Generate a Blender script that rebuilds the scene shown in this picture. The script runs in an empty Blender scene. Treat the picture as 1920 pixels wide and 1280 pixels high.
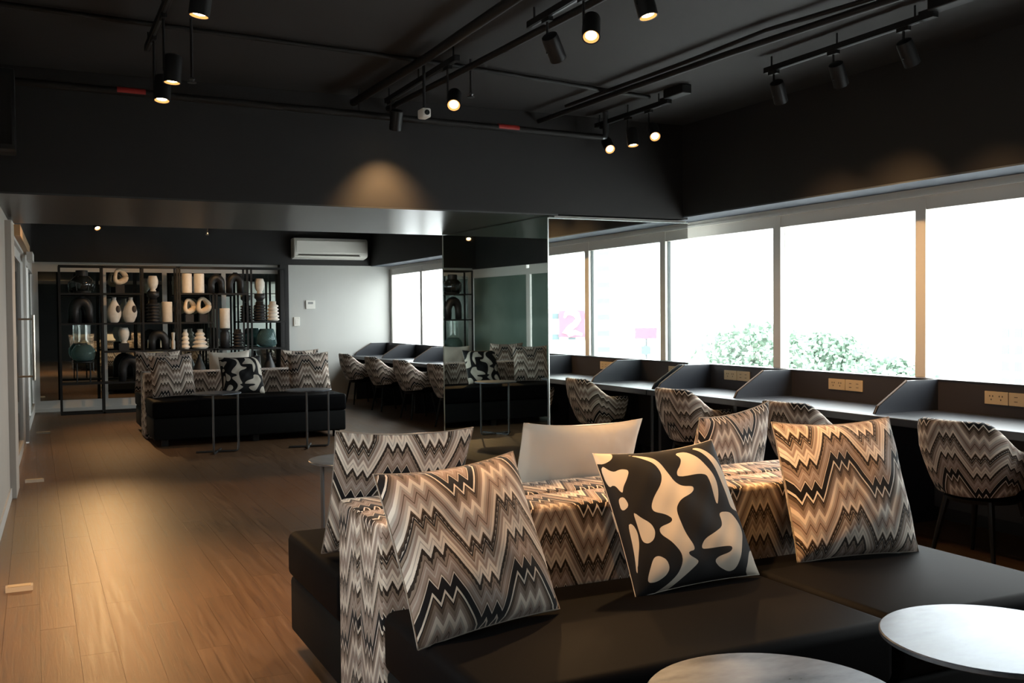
import bpy, bmesh, math, random
import numpy as np
from mathutils import Vector, Matrix, Euler
PI = math.pi
rnd = random.Random(7)
S = bpy.context.scene
COL = S.collection

# ------------------------------------------------------------------ camera
cam_d = bpy.data.cameras.new('camera'); cam_d.sensor_width = 36; cam_d.lens = 1867 / 1920 * 36
cam = bpy.data.objects.new('camera', cam_d); COL.objects.link(cam)
d_ = np.array([63 - 960, 598 - 640, 1867.]); d_ /= np.linalg.norm(d_)          # depth vanishing point
x_ = np.array([4846 - 960, 556 - 640, 1867.]); x_ -= d_ * (x_ @ d_); x_ /= np.linalg.norm(x_)
z_ = np.cross(x_, d_); z_ = z_ if z_[1] < 0 else -z_
R_ = np.stack([x_, d_, z_])                                                    # world <- camera (x right, y down, z forward)
CAMH = 1.42
m = Matrix.Identity(4)
for i in range(3):
    m[i][0] = R_[i][0]; m[i][1] = -R_[i][1]; m[i][2] = -R_[i][2]
m[2][3] = CAMH
cam.matrix_world = m
cam_d.clip_start = .05; cam_d.clip_end = 500
S.camera = cam

# ------------------------------------------------------------------ world, exposure
W = bpy.data.worlds.new('sky'); S.world = W; W.use_nodes = True
bg = W.node_tree.nodes['Background']; bg.inputs[0].default_value = (.93, .97, 1, 1); bg.inputs[1].default_value = 11.0
S.view_settings.view_transform = 'Standard'; S.view_settings.look = 'None'
S.view_settings.exposure = 0; S.view_settings.gamma = 1; S.view_settings.use_curve_mapping = False
SPOT = 1.0     # overall strength of the warm track lamps

# room numbers (metres): X to the windows, Y away from the camera
YB, YB2 = 7.41, 9.65        # beam and mirror column, front and back
XC = 3.90                    # left side of the mirror column
XD, XP, XW, XS = 4.87, 5.53, 5.62, 5.27   # counter front, counter back panel, window plane, soffit face
YF, YN = 16.6, -3.0
ZC, ZB = 3.1, 2.252
def xl(y): return -.40 + .0236 * y   # left wall

# portals over the window band help the daylight sampling
for a, b in ((.6, YB), (YB2, YF)):
    ld = bpy.data.lights.new('window_portal', 'AREA'); ld.shape = 'RECTANGLE'; ld.size = 1.2; ld.size_y = b - a
    ld.cycles.is_portal = True
    lo = bpy.data.objects.new('window_portal', ld); COL.objects.link(lo)
    lo.location = (XW + .09, (a + b) / 2, 1.55); lo.rotation_euler = (0, PI / 2, 0)

# ------------------------------------------------------------------ helpers
def link(o, parent=None):
    COL.objects.link(o)
    if parent: o.parent = parent
    return o
def tag(o, label=None, cat=None, group=None, kind=None):
    if label: o['label'] = label
    if cat: o['category'] = cat
    if group: o['group'] = group
    if kind: o['kind'] = kind
    return o
def empty(name, loc=(0, 0, 0), rot=(0, 0, 0), label=None, cat=None, group=None, kind=None):
    o = bpy.data.objects.new(name, None); o.empty_display_size = .05
    link(o); o.location = loc; o.rotation_euler = rot
    return tag(o, label, cat, group, kind)
def obj(name, bm, mat, parent=None, smooth=False, loc=None, rot=None):
    me = bpy.data.meshes.new(name); bm.normal_update(); bm.to_mesh(me); bm.free()
    me.materials.append(mat)
    if smooth:
        me.polygons.foreach_set('use_smooth', [True] * len(me.polygons))
        if smooth != 'all': me.set_sharp_from_angle(angle=math.radians(40))
    o = bpy.data.objects.new(name, me); link(o, parent)
    if loc is not None: o.location = loc
    if rot is not None: o.rotation_euler = rot
    return o
def ref(name, src, parent=None, loc=(0, 0, 0), rot=(0, 0, 0), scale=None):
    o = bpy.data.objects.new(name, src.data); link(o, parent); o.location = loc; o.rotation_euler = rot
    if scale: o.scale = scale
    return o
def copy_tree(o, parent=None):
    c = o.copy(); COL.objects.link(c); c.parent = parent
    for ch in list(o.children): copy_tree(ch, c)
    return c
def NB(): return bmesh.new()
def box(bm, x0, x1, y0, y1, z0, z1, bev=0, seg=2):
    v = [bm.verts.new(p) for p in ((x0, y0, z0), (x1, y0, z0), (x1, y1, z0), (x0, y1, z0), (x0, y0, z1), (x1, y0, z1), (x1, y1, z1), (x0, y1, z1))]
    f = [bm.faces.new([v[i] for i in q]) for q in ((0, 3, 2, 1), (4, 5, 6, 7), (0, 1, 5, 4), (1, 2, 6, 5), (2, 3, 7, 6), (3, 0, 4, 7))]
    if bev:
        e = list({e for q in f for e in q.edges})
        bmesh.ops.bevel(bm, geom=e, offset=bev, segments=seg, affect='EDGES', profile=.5)
    return bm
def bbox(name, mat, parent, x0, x1, y0, y1, z0, z1, bev=0, seg=2, kind=None):
    o = obj(name, box(NB(), x0, x1, y0, y1, z0, z1, bev, seg), mat, parent, smooth=bev > .008)
    if kind: o['kind'] = kind
    return o
def prism(bm, pts, axis, a, b):
    """polygon pts in the two remaining axes, extruded along axis from a to b"""
    def v3(p, t):
        q = list(p); q.insert('xyz'.index(axis), t); return q
    va = [bm.verts.new(v3(p, a)) for p in pts]; vb = [bm.verts.new(v3(p, b)) for p in pts]
    n = len(pts)
    bm.faces.new(va); bm.faces.new(vb[::-1])
    for i in range(n): bm.faces.new((va[i], vb[i], vb[(i + 1) % n], va[(i + 1) % n]))
    bmesh.ops.recalc_face_normals(bm, faces=bm.faces)
    return bm
def lathe(bm, prof, seg=24, c=(0, 0), closed=True):
    rings = []
    for r, z in prof:
        rings.append([bm.verts.new((c[0] + r * math.cos(2 * PI * k / seg), c[1] + r * math.sin(2 * PI * k / seg), z)) for k in range(seg)])
    for a, b in zip(rings, rings[1:]):
        for k in range(seg): bm.faces.new((a[k], a[(k + 1) % seg], b[(k + 1) % seg], b[k]))
    if closed:
        bm.faces.new(rings[0][::-1]); bm.faces.new(rings[-1])
    return bm
def tube(bm, path, r, seg=10, flat=None):
    """sweep a circle (or flat bar: flat=(half width, half thickness)) along a path"""
    P = [Vector(p) for p in path]; n = len(P)
    rr = r if isinstance(r, (list, tuple)) else [r] * n
    T = [(P[min(i + 1, n - 1)] - P[max(i - 1, 0)]).normalized() for i in range(n)]
    up = Vector((0, 0, 1)) if abs(T[0].z) < .9 else Vector((1, 0, 0))
    u = T[0].cross(up).normalized(); rings = []
    for i in range(n):
        u = (u - T[i] * u.dot(T[i])).normalized(); w = T[i].cross(u)
        rings.append([bm.verts.new(P[i] + (u * math.cos(2 * PI * k / seg) + w * math.sin(2 * PI * k / seg)) * rr[i]) for k in range(seg)])
    for a, b in zip(rings, rings[1:]):
        for k in range(seg): bm.faces.new((a[k], a[(k + 1) % seg], b[(k + 1) % seg], b[k]))
    bm.faces.new(rings[0][::-1]); bm.faces.new(rings[-1])
    return bm

# ------------------------------------------------------------------ materials
def mat(name, c, rough=.6, metal=0, spec=.5, **k):
    m = bpy.data.materials.new(name); m.use_nodes = True
    b = m.node_tree.nodes['Principled BSDF']
    b.inputs['Base Color'].default_value = (*c, 1); b.inputs['Roughness'].default_value = rough
    b.inputs['Metallic'].default_value = metal; b.inputs['Specular IOR Level'].default_value = spec
    for n, v in k.items(): b.inputs[n.replace('_', ' ')].default_value = v
    return m
def nd(m, t, **k):
    n = m.node_tree.nodes.new(t)
    for a, v in k.items(): setattr(n, a, v)
    return n
def lk(m, a, b): m.node_tree.links.new(a, b)
def bs(m): return m.node_tree.nodes['Principled BSDF']
def mth(m, op, a, b=None, c=None):
    n = nd(m, 'ShaderNodeMath', operation=op)
    for i, v in enumerate((a, b, c)):
        if v is None: continue
        if isinstance(v, (int, float)): n.inputs[i].default_value = v
        else: lk(m, v, n.inputs[i])
    return n.outputs[0]
def ramp(m, fac, stops, mode='LINEAR'):
    n = nd(m, 'ShaderNodeValToRGB'); cr = n.color_ramp; cr.interpolation = mode
    while len(cr.elements) < len(stops): cr.elements.new(.5)
    for e, (p, c) in zip(cr.elements, stops):
        e.position = p; e.color = (*c, 1) if not isinstance(c, (int, float)) else (c, c, c, 1)
    lk(m, fac, n.inputs[0]); return n.outputs[0]
def noise_bump(m, scale=200, strength=.15, dist=.002, coord='Object', vec=None):
    t = nd(m, 'ShaderNodeTexCoord'); n = nd(m, 'ShaderNodeTexNoise'); n.inputs['Scale'].default_value = scale
    lk(m, vec or t.outputs[coord], n.inputs['Vector'])
    b = nd(m, 'ShaderNodeBump'); b.inputs['Strength'].default_value = strength; b.inputs['Distance'].default_value = dist
    lk(m, n.outputs[0], b.inputs['Height']); lk(m, b.outputs[0], bs(m).inputs['Normal'])
def mottled(name, c1, c2, scale=3, rough=.6, **k):
    m = mat(name, c1, rough, **k); t = nd(m, 'ShaderNodeTexCoord'); n = nd(m, 'ShaderNodeTexNoise')
    n.inputs['Scale'].default_value = scale; n.inputs['Detail'].default_value = 5
    lk(m, t.outputs['Object'], n.inputs['Vector'])
    lk(m, ramp(m, n.outputs[0], [(.3, c1), (.7, c2)]), bs(m).inputs['Base Color'])
    return m
def srgb(r, g, b):
    return tuple(((v / 255 + .055) / 1.055) ** 2.4 if v > 10 else v / 255 / 12.92 for v in (r, g, b))

M = {}
M['black_wall'] = mottled('charcoal wall paint', (.0100, .0088, .0084), (.0125, .0112, .0108), 2, .7)
M['ceiling'] = mottled('charcoal ceiling paint', (.0165, .0150, .0138), (.0205, .0188, .0172), 2, .8)
M['satin'] = mat('satin charcoal panel', (.035, .035, .035), .30, 0, .8)
M['soffit'] = mat('soffit with painted daylight', (.095, .108, .125), .8, 0, .2)  # blue grey stands in for daylight on the charcoal underside
M['grey_wall'] = mottled('pale grey wall paint', (.47, .47, .445), (.50, .50, .475), 1.5, .75)
M['taupe_wall'] = mottled('taupe wall paint', (.44, .39, .34), (.48, .43, .37), 1.5, .7)
M['frame_white'] = mat('off white frame', (.62, .60, .56), .45)
M['alu'] = mat('pale window frame', (.66, .63, .58), .45)
M['gasket'] = mat('dark gasket', (.05, .06, .06), .5)
M['black_metal'] = mat('black metal', (.008, .008, .008), .5, 0, .3)
M['gun_metal'] = mat('grey steel', (.16, .165, .17), .32, .9)
M['desk'] = mat('blue black laminate', (.022, .025, .032), .36, 0, .5)
M['desk_edge'] = mat('brown laminate edge', (.12, .075, .045), .5)
M['panel_dark'] = mat('charcoal back panel', (.035, .03, .032), .5)
M['outlet'] = mat('cream socket plastic', (.55, .42, .26), .45)
M['outlet_dark'] = mat('socket slot', (.05, .04, .03), .6)
M['leather'] = mat('black upholstery', (.0032, .0032, .0038), .62, 0, .05); noise_bump(M['leather'], 350, .2, .001)
M['base_black'] = mat('black sofa base', (.005, .0055, .0055), .8, 0, .2)
M['cream'] = mat('cream satin cloth', (.62, .57, .49), .5, 0, .4, Sheen_Weight=.2); noise_bump(M['cream'], 9, .5, .02)
M['white_vase'] = mottled('white ceramic', (.62, .57, .50), (.72, .67, .60), 20, .6)
M['beige_vase'] = mottled('beige ceramic', (.55, .43, .30), (.64, .52, .38), 20, .7)
M['black_vase'] = mat('black ceramic', (.012, .012, .013), .5)
M['white_plastic'] = mat('white plastic', (.72, .70, .64), .4)
M['grey_plastic'] = mat('grey plastic', (.25, .25, .24), .5)
M['mirror'] = mat('tinted mirror', (.80, .84, .82), .008, 1)
M['mirror_dark'] = mat('dark tinted mirror', (.62, .69, .66), .015, 1)
M['smoked'] = mat('smoked mirror glass', (.50, .56, .54), .02, 1)
M['mirror_edge'] = mat('bright bevelled mirror edge', (.75, .8, .76), .25, .6)
M['frost'] = mottled('green frosted glass', (.10, .15, .125), (.13, .18, .15), 2, .25)
M['dark_glass'] = mat('dark door glass', (.02, .025, .024), .08, 0, .6)
M['brass'] = mat('brushed steel handle', (.65, .58, .48), .3, 1)
M['red'] = mat('red pipe paint', (.35, .02, .015), .5)
M['wood_edge'] = mat('light wood header', (.42, .26, .13), .5)
M['pipe'] = mat('painted pipe', (.010, .009, .0085), .6, 0, .3)
M['cover'] = mat('pale floor socket cover', (.50, .42, .34), .45)

def emis(name, c, s):
    m = bpy.data.materials.new(name); m.use_nodes = True; nt = m.node_tree; nt.nodes.clear()
    e = nt.nodes.new('ShaderNodeEmission'); e.inputs[0].default_value = (*c, 1); e.inputs[1].default_value = s
    o = nt.nodes.new('ShaderNodeOutputMaterial'); nt.links.new(e.outputs[0], o.inputs[0]); return m
M['lens'] = emis('lit warm lamp lens', (1, .78, .48), 18)
M['reflector'] = emis('lamp reflector with painted halo', (1, .42, .12), 1.6)  # orange emission imitates the halo around the lens
M['lens_off'] = mat('lamp lens', (.3, .25, .2), .2)

def glass(name, tint, refl, diff=None):
    m = bpy.data.materials.new(name); m.use_nodes = True; nt = m.node_tree; nt.nodes.clear()
    t = nt.nodes.new('ShaderNodeBsdfTransparent'); t.inputs[0].default_value = (*tint, 1)
    g = nt.nodes.new('ShaderNodeBsdfGlossy'); g.inputs['Roughness'].default_value = .01
    f = nt.nodes.new('ShaderNodeLayerWeight'); f.inputs[0].default_value = .5
    pw = nt.nodes.new('ShaderNodeMath'); pw.operation = 'POWER'; pw.inputs[1].default_value = 4.5; nt.links.new(f.outputs['Facing'], pw.inputs[0])
    ml = nt.nodes.new('ShaderNodeMath'); ml.operation = 'MULTIPLY_ADD'; ml.inputs[1].default_value = refl; ml.inputs[2].default_value = .03; nt.links.new(pw.outputs[0], ml.inputs[0])
    x = nt.nodes.new('ShaderNodeMixShader'); o = nt.nodes.new('ShaderNodeOutputMaterial')
    nt.links.new(ml.outputs[0], x.inputs[0]); nt.links.new(t.outputs[0], x.inputs[1]); nt.links.new(g.outputs[0], x.inputs[2])
    nt.links.new(x.outputs[0], o.inputs[0]); return m
M['pane'] = glass('clear window glass', (.97, .99, .98), .35)
M['tinted_pane'] = glass('tinted glass', (.8, .81, .8), .35)
M['teal_glass'] = mat('teal smoked glass', (.22, .36, .36), .06, 0, .6, Transmission_Weight=.8, IOR=1.25)
M['black_glass'] = mat('black smoked glass', (.015, .018, .018), .06, 0, .7)

# table top: brushed grey metal with smoky patches
m = M['table_top'] = mat('burnished grey table top', (.3, .3, .32), .3, .75)
t = nd(m, 'ShaderNodeTexCoord'); mp = nd(m, 'ShaderNodeMapping'); mp.inputs['Scale'].default_value = (2.2, 5, 2); mp.inputs['Rotation'].default_value = (0, 0, .5)
n = nd(m, 'ShaderNodeTexNoise'); n.inputs['Scale'].default_value = 1.6; n.inputs['Detail'].default_value = 7; n.inputs['Roughness'].default_value = .62
lk(m, t.outputs['Object'], mp.inputs[0]); lk(m, mp.outputs[0], n.inputs['Vector'])
lk(m, ramp(m, n.outputs[0], [(.34, (.07, .08, .10)), (.5, (.19, .21, .245)), (.68, (.30, .325, .36))]), bs(m).inputs['Base Color'])
lk(m, ramp(m, n.outputs[0], [(.3, .26), (.7, .40)]), bs(m).inputs['Roughness'])

# wood planks: one tone per plank (from its cell), long grain
PW, PL = .15, 1.25
m = M['wood'] = mat('brown oak plank', (.2, .1, .05), .38, 0, .45)
g = nd(m, 'ShaderNodeNewGeometry'); sp = nd(m, 'ShaderNodeSeparateXYZ'); lk(m, g.outputs['Position'], sp.inputs[0])
row = mth(m, 'FLOOR', mth(m, 'DIVIDE', sp.outputs[0], PW))
cell = mth(m, 'FLOOR', mth(m, 'ADD', mth(m, 'DIVIDE', sp.outputs[1], PL), mth(m, 'FRACT', mth(m, 'MULTIPLY', row, .37))))
cb = nd(m, 'ShaderNodeCombineXYZ'); lk(m, row, cb.inputs[0]); lk(m, cell, cb.inputs[1])
wn = nd(m, 'ShaderNodeTexWhiteNoise'); lk(m, cb.outputs[0], wn.inputs[0])
cb2 = nd(m, 'ShaderNodeCombineXYZ'); lk(m, mth(m, 'MULTIPLY', sp.outputs[0], 22), cb2.inputs[0]); lk(m, mth(m, 'MULTIPLY', sp.outputs[1], 1.1), cb2.inputs[1])
lk(m, mth(m, 'MULTIPLY', wn.outputs[0], 30), cb2.inputs[2])
ns = nd(m, 'ShaderNodeTexNoise'); ns.inputs['Scale'].default_value = 2.2; ns.inputs['Detail'].default_value = 8; ns.inputs['Roughness'].default_value = .65; ns.inputs['Distortion'].default_value = .6
lk(m, cb2.outputs[0], ns.inputs['Vector'])
grain = ramp(m, ns.outputs[0], [(.25, (.062, .030, .014)), (.45, (.125, .066, .032)), (.58, (.150, .083, .042)), (.75, (.21, .125, .068))])
tone = ramp(m, wn.outputs[0], [(0, .93), (1, 1.06)])
mx = nd(m, 'ShaderNodeMix', data_type='RGBA', blend_type='MULTIPLY'); mx.inputs[0].default_value = 1
lk(m, grain, mx.inputs[6]); lk(m, tone, mx.inputs[7]); lk(m, mx.outputs[2], bs(m).inputs['Base Color'])
bp = nd(m, 'ShaderNodeBump'); bp.inputs['Strength'].default_value = .3; bp.inputs['Distance'].default_value = .003
lk(m, ns.outputs[0], bp.inputs['Height']); lk(m, bp.outputs[0], bs(m).inputs['Normal'])
lk(m, ramp(m, ns.outputs[0], [(.3, .34), (.7, .46)]), bs(m).inputs['Roughness'])

# woven zigzag cloth, laid out in the UVs (metres)
def zigzag(name, dark=1.0, px=.29, py=.41):
    m = mat(name, (.4, .35, .3), .85, 0, .2, Sheen_Weight=.15)
    uv = nd(m, 'ShaderNodeUVMap'); sp = nd(m, 'ShaderNodeSeparateXYZ'); lk(m, uv.outputs[0], sp.inputs[0])
    u = mth(m, 'FRACT', mth(m, 'DIVIDE', sp.outputs[0], px))
    lo, hi, t = .08, .92, .2
    st = []
    for k in range(5): st.append((k * .0625, hi - (t if k % 2 else 0)))
    for k in range(5): st.append((.5 + k * .0625, lo + (t if k % 2 else 0)))
    st.append((1.0, hi))
    prof = ramp(m, u, st)
    d = mth(m, 'FRACT', mth(m, 'SUBTRACT', mth(m, 'DIVIDE', sp.outputs[1], py), mth(m, 'MULTIPLY', prof, (.17 / py))))
    k = dark
    cr, gr, ta, br, bk, mv = [tuple(v * k for v in c) for c in ((.72, .65, .56), (.45, .40, .35), (.24, .185, .145), (.095, .065, .045), (.007, .006, .007), (.34, .265, .225))]
    bands = [(0, bk), (.088, cr), (.10, ta), (.125, mv), (.165, gr), (.18, mv), (.215, br), (.23, ta), (.27, bk), (.305, cr), (.345, gr), (.36, cr), (.40, mv), (.44, gr),
             (.47, br), (.482, ta), (.51, bk), (.528, gr), (.545, br), (.585, cr), (.625, gr), (.665, mv), (.705, br), (.718, mv), (.755, gr), (.79, cr), (.84, mv), (.875, ta), (.915, br), (.955, bk), (.972, cr)]
    col = ramp(m, d, bands, 'CONSTANT')
    # stitched, ragged lower edge on two of the dark lines
    saw = mth(m, 'PINGPONG', mth(m, 'MULTIPLY', sp.outputs[0], 230), 1)
    d2 = mth(m, 'ADD', d, mth(m, 'MULTIPLY', saw, .015))
    rag = ramp(m, d2, [(0, 0.), (.272, 1.), (.312, 0.), (.545, 1.), (.572, 0.)], 'CONSTANT')
    mx = nd(m, 'ShaderNodeMix', data_type='RGBA'); lk(m, rag, mx.inputs[0]); lk(m, col, mx.inputs[6]); mx.inputs[7].default_value = (*[v * .3 for v in br], 1)
    # slow drift of the yarn colour
    n = nd(m, 'ShaderNodeTexNoise'); n.inputs['Scale'].default_value = 7; lk(m, uv.outputs[0], n.inputs['Vector'])
    mx2 = nd(m, 'ShaderNodeMix', data_type='RGBA', blend_type='MULTIPLY'); mx2.inputs[0].default_value = 1
    lk(m, mx.outputs[2], mx2.inputs[6]); lk(m, ramp(m, n.outputs[0], [(.3, (.82, .78, .74)), (.7, (1.12, 1.1, 1.1))]), mx2.inputs[7])
    lk(m, mx2.outputs[2], bs(m).inputs['Base Color'])
    n2 = nd(m, 'ShaderNodeTexNoise'); n2.inputs['Scale'].default_value = 500; lk(m, uv.outputs[0], n2.inputs['Vector'])
    b = nd(m, 'ShaderNodeBump'); b.inputs['Strength'].default_value = .25; b.inputs['Distance'].default_value = .002
    lk(m, n2.outputs[0], b.inputs['Height']); lk(m, b.outputs[0], bs(m).inputs['Normal'])
    return m
M['zigzag'] = zigzag('zigzag woven cloth')
M['zigzag_piping'] = mat('pale piping cord', (.30, .26, .22), .85)

# black and cream print, thresholded from the per-vertex field 'print'
m = M['print'] = mat('black and cream print', (.5, .5, .5), .75, 0, .25)
a = nd(m, 'ShaderNodeAttribute'); a.attribute_name = 'print'
lk(m, ramp(m, a.outputs['Fac'], [(0, (.010, .010, .011)), (.497, (.010, .010, .011)), (.503, (.60, .55, .47))]), bs(m).inputs['Base Color'])
noise_bump(m, 300, .15, .001)

# ------------------------------------------------------------------ the setting
def struct(name, bm_, mt, parent=None, smooth=False):
    o = obj(name, bm_, mt, parent, smooth)
    if not parent: o['kind'] = 'structure'
    return o
def sbox(name, mt, *a, parent=None, bev=0):
    return struct(name, box(NB(), *a, bev), mt, parent)

# floor: a screed with oak planks laid on it
floor = empty('floor', (0, 0, 0), kind='structure')
bbox('screed', M['pipe'], floor, -.6, 5.9, YN - .2, 17.1, -.12, -.012)
rest = NB(); cache = {}; count = 0
for r in range(math.floor(-.45 / PW), math.ceil(5.7 / PW)):
    off = (r * .37) % 1
    for c in range(math.floor(YN / PL) - 1, math.ceil(17.0 / PL) + 1):
        y0 = max((c - off) * PL, YN); y1 = min((c + 1 - off) * PL, 16.95)
        if y1 - y0 < .02: continue
        x0 = r * PW
        cx, cy = x0 + PW / 2, (y0 + y1) / 2
        near = (-.5 < cx < 1.35 and y1 > 3.6) or (1.3 < cx < 4.2 and y0 > 8.6) or (1.3 < cx < 2.4 and y1 > 4.9 and y0 < 8.7)
        if near and count < 298:
            key = round(y1 - y0, 3)
            if key not in cache:
                o = obj('plank', box(NB(), .0005, PW - .0005, .0005, y1 - y0 - .0005, -.012, 0), M['wood'], floor, loc=(x0, y0, 0)); cache[key] = o
            else: ref('plank', cache[key], floor, (x0, y0, 0))
            count += 1
        else:
            box(rest, x0 + .0005, x0 + PW - .0005, y0 + .0005, y1 - .0005, -.012, 0)
tag(obj('planking', rest, M['wood'], floor), kind='stuff')

sbox('ceiling', M['ceiling'], -.7, 5.95, YN - .2, 17.2, ZC, ZC + .15)
# window side: soffit wall over the glass, parapet under it
wr = empty('wall_right', (0, 0, 0), kind='structure')
bbox('bulkhead', M['black_wall'], wr, XS, 5.9, YN, 17, 2.29, ZC)
bbox('daylit_soffit', M['soffit'], wr, XS + .002, XW + .09, YN, 17, 2.2785, 2.29)  # underside strip with the daylight put into its colour
bbox('parapet', M['black_wall'], wr, XP + .04, 5.9, YN, 17, 0, .90)
bbox('daylight_blocker', M['black_wall'], wr, XW - .02, 5.9, YN, .57, .90, 2.28)  # unseen solid bay, added to limit daylight from beside the camera
sbox('wall_back', M['black_wall'], -.7, 5.9, YN - .15, YN, 0, ZC)
# beam with its satin underside
bm_o = empty('trim_1', (0, 0, 0), kind='structure')
bbox('beam', M['black_wall'], bm_o, -.5, XS + .05, YB, YB2, ZB + .012, ZC)
bbox('underside_panel', M['satin'], bm_o, -.5, XC + .1, YB, YB2, ZB, ZB + .012)
# far wall: pale paint below, charcoal above
wf = empty('wall_far', (0, 0, 0), kind='structure')
bbox('pale_wall', M['grey_wall'], wf, 3.84, 5.9, YF, YF + .2, 0, 2.285)
bbox('upper_wall', M['black_wall'], wf, -.6, 5.9, YF - .0, YF + .2, 2.287, ZC)
bbox('dark_jamb', M['black_wall'], wf, 3.70, 3.84, YF - .02, YF + .2, 0, 2.285)
bbox('skirting', M['frame_white'], wf, 3.84, 5.5, YF - .015, YF, 0, .08)
# smoked mirror doors behind the shelf
gw = empty('door_1', (0, YF + .15, 0), kind='structure')
Yg = 0
for x0, x1 in ((.0, .96), (.96, 1.86), (1.86, 2.78), (2.78, 3.70)):
    p = bbox('mirror_pane', M['smoked'], gw, x0 + .07, x1, .02, .03, .17, 2.14)
    bbox('stile', M['frame_white'], gw, x0, x0 + .07, 0, .05, .05, 2.2)
    bbox('bottom_rail', M['frame_white'], gw, x0 + .07, x1, 0, .05, .05, .17)
    bbox('top_rail', M['frame_white'], gw, x0 + .07, x1, 0, .05, 2.14, 2.2)
bbox('head_board', M['frame_white'], gw, -.08, 3.7, .0, .05, 2.2, 2.287)
bbox('threshold', M['frame_white'], gw, -.08, 3.7, -.02, .06, 0, .05)
bbox('reveal', M['frame_white'], gw, -.2, 0, 0, .05, .05, 2.2)
bbox('backing', M['black_wall'], gw, -.7, 5.9, .2, .3, 0, ZC)

# left wall (slightly out of square), plain paint, then a glazed door and frosted panels
def lwall(name, mt, parent, y0, y1, z0, z1, out=0, th=.12, bev=0):
    bm_ = NB()
    pts = [(xl(y0) + out, y0), (xl(y1) + out, y1), (xl(y1) + out - th, y1), (xl(y0) + out - th, y0)]
    prism(bm_, pts, 'z', z0, z1); return obj(name, bm_, mt, parent)
wl = empty('wall_left', (0, 0, 0), kind='structure')
for y0_, y1_, z0_, z1_ in ((YN, 1.7, 0, 2.26), (3.2, 9.35, 0, 2.26), (1.7, 3.2, 0, 1.0), (1.7, 3.2, 2.1, 2.26)):
    lwall('painted_wall', M['taupe_wall'], wl, y0_, y1_, z0_, z1_)
lwall('upper_wall', M['black_wall'], wl, YN, 17, 2.26, ZC)
lwall('column_strip', M['taupe_wall'], wl, 8.8, 9.35, 0, 2.2, .045, .05)
lwall('skirting', M['frame_white'], wl, YN, 9.35, 0, .09, .012, .02)
d2 = empty('door_2', (0, 0, 0), kind='structure')
lwall('door_frame', M['frame_white'], d2, 9.35, 9.60, 0, 2.2, .03)
lwall('door_frame', M['frame_white'], d2, 9.35, 12.9, 2.12, 2.26, .03)
lwall('door_frame', M['frame_white'], d2, 12.65, 12.9, 0, 2.12, .03)
lwall('door_stile', M['frame_white'], d2, 9.60, 9.95, .02, 2.12, .0, .05)
lwall('door_glass', M['dark_glass'], d2, 9.95, 11.9, .12, 2.02, -.02, .02)
lwall('door_stile', M['frame_white'], d2, 11.9, 12.65, .02, 2.12, .0, .05)
lwall('door_rail', M['frame_white'], d2, 9.95, 11.9, .02, .12, .0, .05)
lwall('door_rail', M['frame_white'], d2, 9.95, 11.9, 2.02, 2.12, .0, .05)
hd = obj('pull_handle', tube(NB(), [(xl(11.2) + .13, 11.2, .80), (xl(11.2) + .13, 11.2, 1.46)], .016, 12), M['brass'], d2, True)
for z in (.84, 1.42):
    obj('handle_arm', tube(NB(), [(xl(11.2) - .01, 11.2, z), (xl(11.2) + .13, 11.2, z)], .010, 10), M['brass'], hd, True)
d3 = empty('window_16', (0, 0, 0), kind='structure')
for a_, b_ in ((12.9, 14.7), (14.7, 16.76)):
    lwall('frosted_pane', M['frost'], d3, a_ + .1, b_ - .02, .14, 2.1, -.03, .02)
    lwall('frame_post', M['frame_white'], d3, a_, a_ + .1, 0, 2.2, .0, .07)
    lwall('frame_rail', M['frame_white'], d3, a_ + .1, b_, 0, .14, .0, .07)
    lwall('frame_rail', M['frame_white'], d3, a_ + .1, b_, 2.1, 2.26, .0, .07)
# a glazed opening beside the camera lets cool light onto the sofa ends
w = empty('window_17', (0, 0, 0), kind='structure')
lwall('pane', M['tinted_pane'], w, 1.74, 3.16, 1.04, 2.06, -.05, .006)
for y0_, y1_, z0_, z1_ in ((1.7, 1.74, 1.0, 2.1), (3.16, 3.2, 1.0, 2.1), (1.74, 3.16, 1.0, 1.04), (1.74, 3.16, 2.06, 2.1)):
    lwall('frame', M['frame_white'], w, y0_, y1_, z0_, z1_, -.02, .07)
# header with the sliding gear over the door
hdr = empty('trim_2', (0, 0, 0), kind='structure')
lwall('header_board', M['wood_edge'], hdr, 9.7, 12.6, 2.15, 2.245, .08, .11)
lwall('track_cover', M['frame_white'], hdr, 12.0, 12.6, 2.06, 2.15, .12, .06)

# windows
MUL = [.57, 2.07, 3.57, 5.07, 6.57, 8.07, 9.57, 11.07, 12.57, 13.87, 15.07, 16.55]
for i, (a_, b_) in enumerate(zip(MUL, MUL[1:])):
    w = empty('window_%d' % (i + 1), (XW, a_, .9), kind='structure')
    L = b_ - a_
    bbox('pane', M['pane'], w, .045, .051, .045, L - .045, .02, 1.25)
    bbox('mullion', M['alu'], w, 0, .09, L - .045, L + .045, 0, 1.326)
    bbox('gasket', M['gasket'], w, .03, .06, -.0, .052, .01, 1.24)
    bbox('head_frame', M['alu'], w, .005, .09, .045, L - .045, 1.23, 1.33)
    bbox('head_ledge', M['frame_white'], w, -.03, .09, 0, L, 1.325, 1.345)
    bbox('head_cover', M['alu'], w, -.012, .09, 0, L, 1.345, 1.378)
    bbox('sill', M['alu'], w, -.02, .12, 0, L, 0, .025)

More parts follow.
